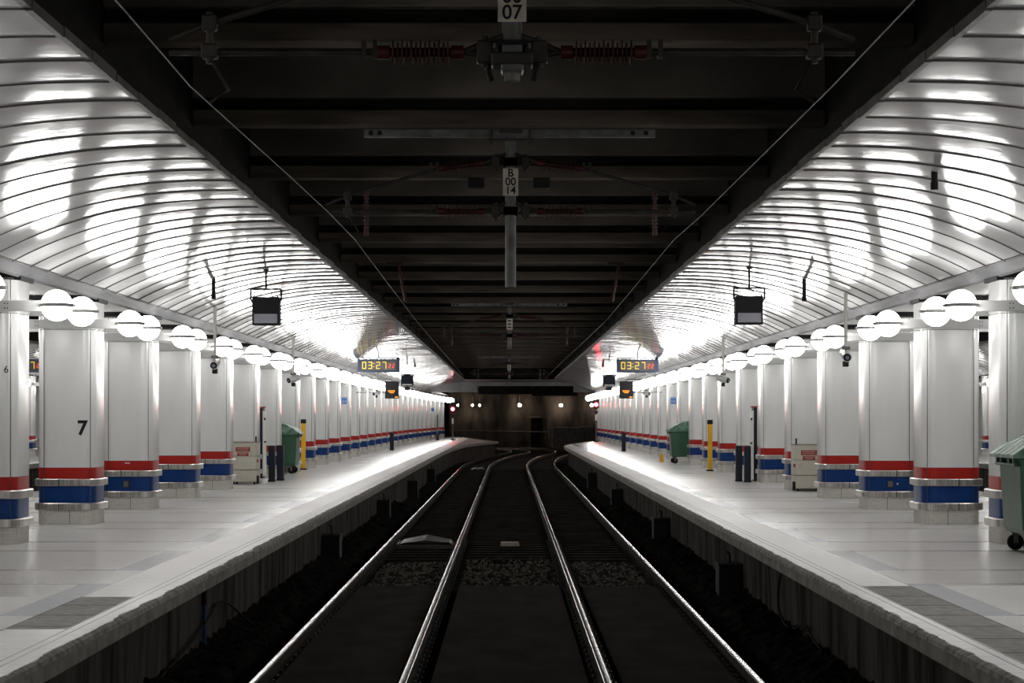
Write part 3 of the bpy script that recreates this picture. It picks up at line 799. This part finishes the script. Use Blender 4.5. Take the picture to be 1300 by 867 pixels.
bollard(6.01, 52.4, .94, 'dark bollard on the right platform, left of its pair')
bollard(6.14, 51.6, .94, 'dark bollard on the right platform, right of its pair')
bollard(-5.98, 102.5, .92, 'distant dark bollard standing alone on the left platform', .1)
bollard(5.70, 99.5, .92, 'distant dark bollard standing alone on the right platform', .1)
def totem(x, z, s, lab):
    root = empty('display_totem', (x, z, PLAT))
    b = MB(); b.box(-.02-s*.0, .07, 0, .5, 0, 1.93, M['navy'], .01) if s > 0 else b.box(-.07,.02,0,.5,0,1.93,M['navy'],.01); b.build('frame', root)
    e = -s
    b = MB(); b.box(min(e*.02,e*.075), max(e*.02,e*.075), .01,.45,.05,1.85,M['cream'],.005); b.build('panel', root)
    b = MB(); b.box(-.08,.08,-.01,.3,1.93,1.97,M['signred'],.004); b.build('cap', root)
    b = MB(); b.box(min(e*.06,e*.12), max(e*.06,e*.12), -.02,.03,.98,1.02,M['dark']); b.build('latch', root); b = MB(); b.box(min(e*.06,e*.10), max(e*.06,e*.10), -.02,.03,1.60,1.66,M['dark']); b.build('latch', root)
    tag(root, lab, 'totem', 'tall narrow totems')
totem(-6.79, 55.1, -1, 'tall narrow dark blue totem behind the left cream cabinet')
totem(6.43, 52.45, 1, 'tall narrow dark blue totem behind the right bollards')
def ypost(x, z, h_, lab):
    root = empty('yellow_post', (x, z, PLAT))
    b = MB(); b.box(-.07,.07,-.05,.05,.04,h_-.08,M['yellow'],.01); b.build('post', root)
    b = MB(); b.box(-.085,.085,-.06,.06,h_-.14,h_,M['dark'],.012); b.build('cap', root)
    b = MB(); b.box(-.11,.11,-.08,.08,0,.04,M['dark'],.008); b.build('foot', root)
    b = MB(); b.box(-.10,-.07,-.03,.03,h_*.52,h_*.58,M['dark']); b.build('button', root)
    tag(root, lab, 'post', 'yellow posts')
ypost(-6.58, 64.2, 1.62, 'yellow post with black cap beside the green bin, left platform')
ypost(6.28, 62.6, 1.60, 'yellow post with black cap on the right platform')
root = empty('wet_floor_sign', (5.76, 75.6, PLAT))
for s in (-1, 1):
    b = MB(); q = s*.10
    b.add([(-.09,q,0),(.09,q,0),(.05,q*.1,.32),(-.05,q*.1,.32),(-.09,q+.01,0),(.09,q+.01,0),(.05,q*.1+.01,.32),(-.05,q*.1+.01,.32)],
          [(0,1,2,3),(7,6,5,4),(0,4,5,1),(1,5,6,2),(2,6,7,3),(3,7,4,0)], M['yellow']); b.build('panel', root)
tag(root, 'small yellow folding floor sign on the right platform beside the distant bin', 'sign')
# posts at the far end of the left row
b = MB(); x, z = at_floor(555.5, 559); b.tube([(x,z,PLAT),(x,z,PLAT+1.9)], .06, M['galv'], 10); b.box(x-.1,x+.1,z-.1,z+.1,PLAT,PLAT+.5,M['darkgrey'],.02)
tag(b.build('thin_post'), 'thin grey post at the far end of the left column row', 'post')

# ------------------------------------------------------------------ signals
def signal(x, z, cy, lab, post=True):
    root = empty('railway_signal', (x, z, PLAT)); c = EYE+cy-PLAT
    b = MB(); b.tube([(0,0,0),(0,0,c)], .055, M['galv'], 12); b.box(-.15,.15,-.15,.15,0,.06,M['iron'],.01); b.build('post', root)
    b = MB(); b.loft([[(p[0], -.12, c+.12+p[1]) for p in rrect(.42,.85,.18,0)], [(p[0], .10, c+.12+p[1]) for p in rrect(.42,.85,.18,0)]], M['dark']); ho = b.build('head', root)
    b = MB(); b.tube([(0,-.30,c),(0,-.12,c)], .12, M['dark'], 16); 
    b = MB(); b.tube([(0,-.15,c),(0,-.12,c)], .13, M['redlamp'], 18); b.build('lens', ho)
    b = MB(); b.tube([(0,-.14,c+.28),(0,-.12,c+.28)], .085, M['glass'], 18); b.build('unlit_lens', ho)
    b = MB(); b.box(-.12,.12,-.09,-.07,c-.62,c-.42,M['navy']); b.box(-.07,.07,-.09,-.07,c-1.1,c-.7,M['white']); b.build('plate', root)
    tag(root, lab, 'signal', 'red signals')
signal(-4.2, 150, .66, 'red signal lit on a post at the far end of the left platform')
signal(6.05, 139.1, .92, 'red signal lit at the far end of the right column row')

# ------------------------------------------------------------------ far end of the hall
b = MB()
b.box(-40, 40, 188, 189, -.5, 9, M['backwall'])
for x0 in (-9.5,-5.6,-1.2,3.2,6.4,10.5): b.box(x0, x0+.35, 187.6, 188, -.5, 5, M['backwall'])
struct(b.build('wall_back'))
b = MB(); b.box(-3.6, 3.6, 139, 139.2, EYE+2.69, EYE+4.7, M['black'])
b.box(-4.5, 4.5, 139, 152.0, EYE+2.69, EYE+2.8, M['endgrey']); struct(b.build('ceiling'))
b = MB()
b.box(-7.0, -2.4, 152, 152.2, EYE+1.95, EYE+3.0, M['endgrey']); b.box(-2.4, 4.9, 152, 152.2, EYE+2.42, EYE+3.0, M['endgrey']); b.box(4.9, 8.5, 152, 152.2, EYE+1.95, EYE+3.0, M['endgrey'])
struct(b.build('wall_header'))
b = MB(); b.box(-30, 30, 152.2, 189, EYE+3.0, EYE+3.1, M['black']); b.box(-10,-5.2,152.2,176,EYE+1.9,EYE+1.95,M['soffit']); struct(b.build('ceiling'))
b = MB(); b.box(-2.4, 5.2, 160, 161, EYE+1.9, EYE+3.0, M['black']); b.box(1.8,5.4,158,159.2,EYE+1.75,EYE+2.4,M['black']); struct(b.build('trim_3'))
for s in (-1,1):
    b = MB(); b.box(min(s*11,s*30), max(s*11,s*30), 150, 150.3, -.5, 9, M['black']); struct(b.build('wall_end'))
def wall_lamp(x, z, cy, lab, r=.09):
    root = empty('wall_lamp', (x, z, EYE+cy))
    b = MB(); b.box(-.10,.10,.05,.35,-.10,.14,M['iron'],.02); b.tube([(0,.3,.1),(0,.3,.9)], .03, M['galv'], 8); b.build('bracket', root)
    b = MB(); b.sphere((0,-.03,0), r, M['warmlamp'], 14, 10); b.build('bulb', root)
    tag(root, lab, 'lamp', 'warm lamps along the far wall')
for x, z, lab in ((-4.75,187.3,'warm lamp on the far wall, first from the red signal'),(-3.40,187.3,'warm lamp on the far wall, second from the left'),(-2.74,187.3,'warm lamp on the far wall, third from the left'),
                  (1.0,187.3,'bright warm lamp on the far wall near the middle'),(4.87,187.3,'bright warm lamp on the far wall above the low concrete wall'),(7.75,187.3,'bright warm lamp on the far wall beside the right red signal')):
    wall_lamp(x, z, 1.18, lab, .15 if x > 0 else .09)
b = MB(); b.tube([(-5.4,186.6,EYE-1.17),(3.7,186.6,EYE-1.32),(3.72,186.6,EYE-1.9)], .045, M['galv'], 8)
for x in (-5,-3,-1,1,3): b.tube([(x,186.6,-.3),(x,186.6,EYE-1.2)], .035, M['iron'], 6)
tag(b.build('handrail'), 'pale handrail running along the foot of the far wall', 'handrail')
root = empty('doorway_niche', (2.5, 187.5, -.2))
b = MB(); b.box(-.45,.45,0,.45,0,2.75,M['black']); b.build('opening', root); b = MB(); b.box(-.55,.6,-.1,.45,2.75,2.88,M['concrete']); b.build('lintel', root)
tag(root, 'dark doorway with a pale lintel in the far wall', 'doorway')
b = MB(); b.box(4.0,6.65,184.5,186,-.3,EYE-.98,M['concrete'],.02); b.box(3.95,6.7,184.4,186.1,EYE-.98,EYE-.88,M['plaster'],.02)
tag(b.build('low_wall'), 'low concrete wall with pale coping before the far wall', 'wall', None, 'thing')
b = MB(); b.box(6.7,7.8,184.2,185.8,-.3,EYE-.8,M['plaster'],.03)
for x in (6.95,7.35): b.box(x,x+.06,184.17,184.25,.4,EYE-1.2,M['joint'])
tag(b.build('trackside_cabinet'), 'pale brown cabinet right of the low concrete wall', 'cabinet')

# ------------------------------------------------------------------ small things along the track
root = empty('metal_tray', (-1.75, 42.5, -.19))
b = MB(); b.loft([[(-.58,-.7,.02),(-.50,-.65,.10),(0,-.6,.16),(.52,-.7,.12),(.62,-.7,.02)], [(-.60,.5,.02),(-.50,.5,.12),(0,.45,.22),(.50,.5,.12),(.62,.5,.02)]], M['galv'], False, caps=False, closed=False); b.build('sheet', root)
b = MB(); b.box(-.62,.66,-.78,-.70,0,.07,M['iron'],.01); b.box(-.62,-.55,-.72,.55,0,.09,M['iron'],.01); b.build('rim', root)
tag(root, 'bent grey metal sheet lying between the left track rails', 'metal sheet')
b = MB(); b.loft([[(.02+p[0], 42.6+p[1], -.22) for p in rrect(.42,.5,.05,0)], [(.02+p[0], 42.6+p[1], -.11) for p in rrect(.38,.44,.05,0)]], M['plaster'])
tag(b.build('concrete_block'), 'small pale block on the ground between the two tracks', 'block')
b = MB()
rb = [(-.34,.0),(-.18,.05),(0,.03),(.2,.06),(.34,0)]
b.loft([[(-1.6+x, 103.5, -.15+z) for x, z in rb], [(-1.6+x, 104.6, -.13+z*1.6) for x, z in rb]], M['galv'], False, caps=False, closed=False)
tag(b.build('metal_scrap'), 'crumpled pale sheet between the left rails far down the track', 'metal sheet')
for (s, z, d_, lab) in ((-1,36.6,.5,'black box against the left platform wall, nearest'),(-1,52,.5,'black box against the left platform wall, second'),(-1,68,.5,'black box against the left platform wall, third'),(-1,84,.5,'black box against the left platform wall, fourth'),
                   (1,29.3,.5,'black box against the right platform wall, nearest'),(1,42.5,.5,'black box against the right platform wall, second'),(1,60,.5,'black box against the right platform wall, third'),(1,78,.5,'black box against the right platform wall, fourth')):
    root = empty('trackside_box', (s*3.25, z, -.25))
    b = MB(); b.box(-.18,.16,0,d_,0,.62,M['dark'],.015); b.build('body', root)
    b = MB(); b.box(-.2,.18,-.02,d_+.02,.62,.65,M['darkgrey'],.01); b.tube([(0,.2,.64),(0,.2,.78),(-.05,.2,.82)], .02, M['dark'], 6); b.build('lid', root)
    tag(root, lab, 'box', 'boxes along the platform walls')
def cable(pts, r, lab):
    b = MB(); n = []
    P_ = [Vector(p) for p in pts]
    for i in range(len(P_)-1):
        p0, p1, p2, p3 = P_[max(i-1,0)], P_[i], P_[i+1], P_[min(i+2,len(P_)-1)]
        for k_ in range(6):
            t_ = k_/6; n.append(.5*((2*p1)+(p2-p0)*t_+(2*p0-5*p1+4*p2-p3)*t_*t_+(3*p1-p0-3*p2+p3)*t_**3))
    n.append(P_[-1]); b.tube(n, r, M['rubber'], 8); tag(b.build('cable'), lab, 'cable', 'loose cables on the platform walls')
cable([(-3.37,18.2,-.05),(-3.38,19.6,.02),(-3.37,20.6,.10),(-3.37,22,.22),(-3.37,23.2,.38),(-3.35,24,.30),(-3.25,24.6,.08),(-3.1,25.0,-.1)], .013, 'black cable sagging along the left platform wall')
cable([(3.40,24.6,.66),(3.37,24.9,.55),(3.36,25.0,.2),(3.36,24.4,.02),(3.36,23.6,.05),(3.36,22.8,.18),(3.36,22.2,.10),(3.36,21.2,.0),(3.36,19.8,-.05),(3.30,18.4,-.12)], .013, 'black cable looping down the right platform wall')
b = MB(); b.tube([(-3.385,22.3,-.1),(-3.385,22.3,.45)], .022, M['conduit'], 8); b.tube([(-3.385,22.3,.45),(-3.385,22.3,.66)], .03, M['dark'], 8)
tag(b.build('conduit'), 'short blue pipe down the left platform wall', 'pipe')
